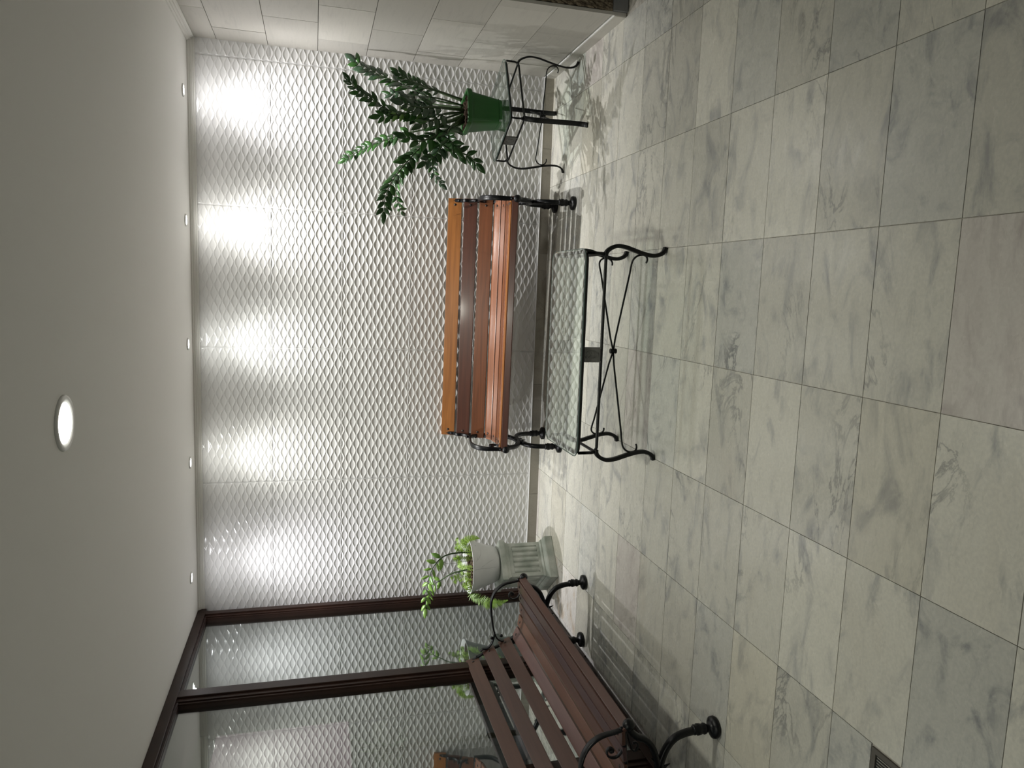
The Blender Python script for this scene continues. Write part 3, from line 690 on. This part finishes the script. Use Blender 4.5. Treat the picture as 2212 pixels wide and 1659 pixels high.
for i, (k, pts) in enumerate(FR.items()):
    ml, n, L, st, ro = cfg[k]
    frond(gp, [Vector(p)-O for p in pts], [MS[c] for c in ml], 'stem', n, L, st, .024 if k in ('S1', 'S8', 'S7', 'S9', 'S14') else .014, ro, 58, 20+i, 1.08, jitter=.5, droop=.12 if k in ('S7', 'S6') else 0)

# ------------------------------------------------------------------ stone pedestal with white pot
PD = (-2.097, 5.205, 0)
pd = tag(empty('stone_pedestal', PD, math.radians(40)), 'weathered grey green square stone pedestal with fluted sides', 'pedestal')
def sq_stack(bm, prof):
    rings = [[bm.verts.new((sx*h, sy*h, z)) for sx, sy in ((1, 1), (-1, 1), (-1, -1), (1, -1))] for h, z in [(q_*1.06, z_) for q_, z_ in prof]]
    for a, b in zip(rings, rings[1:]):
        for j in range(4): bm.faces.new((a[j], a[(j+1) % 4], b[(j+1) % 4], b[j]))
    bm.faces.new(rings[0]); bm.faces.new(rings[-1])
bm = bmesh.new(); sq_stack(bm, [(.150, 0), (.152, .008), (.152, .060), (.149, .068), (.138, .082), (.134, .084), (.134, .094), (.126, .104), (.122, .106)]); fin('base', bm, 'pedestal', pd)
bm = bmesh.new(); sq_stack(bm, [(.112, .104), (.115, .106), (.117, .352), (.112, .354)])
for k in range(4):
    tmp = bmesh.new()
    box(tmp, -.122, -.124, .106, -.098, -.112, .352, .002); box(tmp, .098, -.124, .106, .122, -.112, .352, .002); box(tmp, -.098, -.124, .325, .098, -.112, .352, .002); box(tmp, -.098, -.124, .106, .098, -.112, .128, .002)
    for f in range(5):
        x = -.076+f*.038; bmesh.ops.create_cone(tmp, cap_ends=True, segments=12, radius1=.0155, radius2=.0155, depth=.197, matrix=Matrix.Translation((x, -.113, .2265)))
    tmp.transform(Matrix.Rotation(k*PI/2, 4, 'Z') @ Matrix.Diagonal((1.06, 1.06, 1, 1))); me = bpy.data.meshes.new('t'); tmp.to_mesh(me); bm.from_mesh(me); tmp.free(); bpy.data.meshes.remove(me)
fin('fluted_shaft', bm, 'pedestal', pd)
bm = bmesh.new(); sq_stack(bm, [(.122, .352), (.124, .356), (.128, .372), (.140, .384), (.143, .388), (.144, .420), (.141, .425)]); fin('cap', bm, 'pedestal', pd)

PW = (-2.075, 5.20, .4255)
wp = tag(empty('potted_plant', PW), 'light green trailing fern and leafy stems in a white bowl pot on the pedestal', 'potted plant')
bm = bmesh.new()
lathe(bm, [(.10, 0), (.118, .004), (.130, .018), (.142, .05), (.160, .11), (.182, .18), (.204, .222), (.207, .226), (.203, .228), (.194, .222), (.172, .18), (.15, .14), (0, .14)], n=48)
fin('pot', bm, 'whitepot', wp, smooth=True)['label'] = 'white bowl shaped pot with hairline cracks'
bm = bmesh.new(); lathe(bm, [(0, .204), (.05, .206), (.10, .204), (.15, .200), (.187, .192)], n=40)
for v in bm.verts: v.co.z += random.uniform(-.006, .010)
fin('soil', bm, 'soil', wp)
bm = bmesh.new(); rt_ = random.Random(5)
for k in range(90):
    a = rt_.uniform(0, 2*PI); r = .17*math.sqrt(rt_.random()); p = Vector((r*math.cos(a), r*math.sin(a), .208)); b_ = rt_.uniform(0, 2*PI); l_ = rt_.uniform(.02, .06)
    sweep(bm, [p, p+Vector((l_*math.cos(b_), l_*math.sin(b_), rt_.uniform(.0, .022)))], .0022, None, None, 4)
tw = fin('bark_chips', bm, 'twig', wp); tw['kind'] = 'stuff'
# hairline cracks in the glaze, modelled as thin raised lines on the pot's side
def potr(z): 
    pr = [(.004, .118), (.018, .130), (.05, .142), (.11, .160), (.18, .182), (.222, .204)]
    for (za, ra), (zb_, rb) in zip(pr, pr[1:]):
        if za <= z <= zb_: return ra+(rb-ra)*(z-za)/(zb_-za)
    return .204
bm = bmesh.new()
for cr in ([(-78, .215), (-77, .16), (-78, .10), (-77, .04)], [(-60, .20), (-50, .17), (-38, .155), (-30, .15)], [(-74, .16), (-62, .10), (-55, .06)]):
    pts = [Vector((potr(z)*math.cos(math.radians(a))*1.001, potr(z)*math.sin(math.radians(a))*1.001, z)) for a, z in cr]
    sweep(bm, catmull(pts, 5), .0013, None, None, 4)
fin('hairline_crack', bm, 'crack', wp)
OW = Vector(PW)
L1 = [(-1.958, 5.17, 0.63), (-1.957, 5.17, 0.755), (-1.966, 5.16, 0.829), (-1.99, 5.15, 0.877), (-2.017, 5.13, 0.912), (-2.068, 5.11, 0.947), (-2.132, 5.09, 0.968), (-2.21, 5.07, 0.985), (-2.275, 5.05, 0.99), (-2.305, 5.03, 0.995)]
L2 = [(-2.10, 5.2, 0.63), (-2.118, 5.2, 0.738), (-2.135, 5.2, 0.792), (-2.166, 5.2, 0.844), (-2.196, 5.2, 0.897), (-2.249, 5.19, 0.929), (-2.29, 5.16, 0.95)]
frond(wp, [Vector(p)-OW for p in L1], [LY, LY2, LYN], 'stem', 8, .076, .34, .013, .35, 62, 41, 1.1, jitter=.75)
frond(wp, [Vector(p)-OW for p in L2], [LY, LYN], 'stem2', 4, .064, .55, .013, .5, 60, 43)
def fern(pts, wmax, n, seed, name='fern_frond', tip=0.25, m='fern', base=.35):
    """one feathery frond: rachis with many thin pinnae, joined into one part"""
    rnd = random.Random(seed); sp = catmull(pts, 10); bm = bmesh.new(); sweep(bm, sp, .0028, None, None, 5, lambda t: 1-.6*t)
    N_ = len(sp)
    for i in range(n):
        u = .05+.95*i/(n-1); fi = u*(N_-1); j = min(int(fi), N_-2); p = sp[j].lerp(sp[j+1], fi-j); d = (sp[j+1]-sp[j]).normalized()
        ref = Vector((.2, -1, .3)).normalized(); nr = (ref-d*ref.dot(d)).normalized(); nr.rotate(Matrix.Rotation(rnd.uniform(-.35, .35), 3, d)); lat = d.cross(nr)
        w_ = wmax*(base+(1-base)*math.sin(PI*min(1, u*.9+.1)))*(1 if u < .8 else (1-u)/.2*(1-tip)+tip)
        for s in (-1, 1):
            q0 = p; q1 = p+(lat*s*.95+d*.28).normalized()*w_*rnd.uniform(.85, 1.1)-Vector((0, 0, w_*.15)); hw = d*wmax*.075
            v = [bm.verts.new(q0-hw), bm.verts.new(q0.lerp(q1, .5)-hw*1.1+nr*.001), bm.verts.new(q1), bm.verts.new(q0.lerp(q1, .5)+hw*1.1+nr*.001), bm.verts.new(q0+hw)]
            bm.faces.new((v[0], v[1], v[3], v[4])); bm.faces.new((v[1], v[2], v[3]))
    f = fin(name, bm, m, wp, recalc=False); return f
V = lambda L: [Vector(p)-OW for p in L]
fern(V([(-2.20, 5.15, .645), (-2.268, 5.10, .645), (-2.275, 5.05, .605), (-2.285, 4.99, .56), (-2.287, 4.97, .52), (-2.27, 4.94, .465), (-2.245, 4.92, .41)]), .050, 40, 1, m='fernd')
fern(V([(-1.97, 5.2, .64), (-1.90, 5.19, .69), (-1.862, 5.18, .675), (-1.845, 5.17, .625), (-1.85, 5.16, .58)]), .034, 36, 2)
tuft = [(-1.904, 5.2, .744), (-1.944, 5.2, .756), (-2.018, 5.2, .781), (-2.083, 5.2, .746), (-2.12, 5.2, .711), (-2.18, 5.2, .737), (-2.246, 5.2, .695), (-2.19, 5.2, .77), (-1.872, 5.2, .704), (-2.0, 5.22, .75), (-2.05, 5.24, .74), (-1.95, 5.23, .73), (-2.22, 5.14, .70), (-2.13, 5.1, .70)]
rf = random.Random(12)
for k, tp in enumerate(tuft*2):
    tp = Vector(tp)+Vector((rf.uniform(-.02, .02), rf.uniform(-.05, .05), rf.uniform(-.03, .01)))
    b0 = Vector((tp.x*.75+PW[0]*.25, PW[1]+rf.uniform(-.08, .06), .625)); mid = (b0+tp)/2+Vector((rf.uniform(-.015, .015), 0, .025))
    fern([b0-OW, mid-OW, tp-OW, tp-OW+Vector((rf.uniform(-.02, .02), rf.uniform(-.02, .02), -.012))], .021, 24, 50+k)
# a few thin wiry shoots
bm = bmesh.new()
for a, b_, c in (((-2.02, 5.17, .63), (-2.03, 5.15, .80), (-2.005, 5.14, .855)), ((-2.10, 5.16, .63), (-2.09, 5.12, .82), (-2.055, 5.1, .875)), ((-2.05, 5.18, .63), (-2.08, 5.14, .77), (-2.13, 5.12, .83))):
    sweep(bm, catmull([Vector(a)-OW, Vector(b_)-OW, Vector(c)-OW], 6), .0022, None, None, 5)
fin('wiry_shoot', bm, 'stem', wp)

# ------------------------------------------------------------------ plant beyond the glass
cp = tag(empty('spiky_plant', (-3.1, 4.62, 0)), 'spiky green pot plant in the corridor behind the window glass', 'potted plant')
bm = bmesh.new(); lathe(bm, [(0, 0), (.13, 0), (.15, .02), (.18, .34), (.19, .36), (.175, .36), (.165, .33), (0, .33)], n=24); fin('pot', bm, 'steel', cp, smooth=True)
bm = bmesh.new(); sweep(bm, [Vector((0, 0, .3)), Vector((.01, 0, .9)), Vector((0, .01, 1.35))], .04, None, None, 8, lambda t: 1-.3*t); fin('trunk', bm, 'stem', cp, smooth=True)
bm = bmesh.new(); rs = random.Random(9)
for k in range(60):
    a = rs.uniform(0, 2*PI); e = rs.uniform(-.2, 1.3); l = rs.uniform(.22, .38); b0 = Vector((0, 0, 1.25+rs.uniform(-.12, .12)))
    d = Vector((math.cos(a)*math.cos(e), math.sin(a)*math.cos(e), math.sin(e)))
    sweep(bm, [b0, b0+d*l*.5, b0+d*l+Vector((0, 0, -.06))], .022, .003, (-math.sin(a), math.cos(a), 0), 6, lambda t: 1-.9*t)
o = fin('foliage', bm, 'leaf2', cp); o['kind'] = 'stuff'
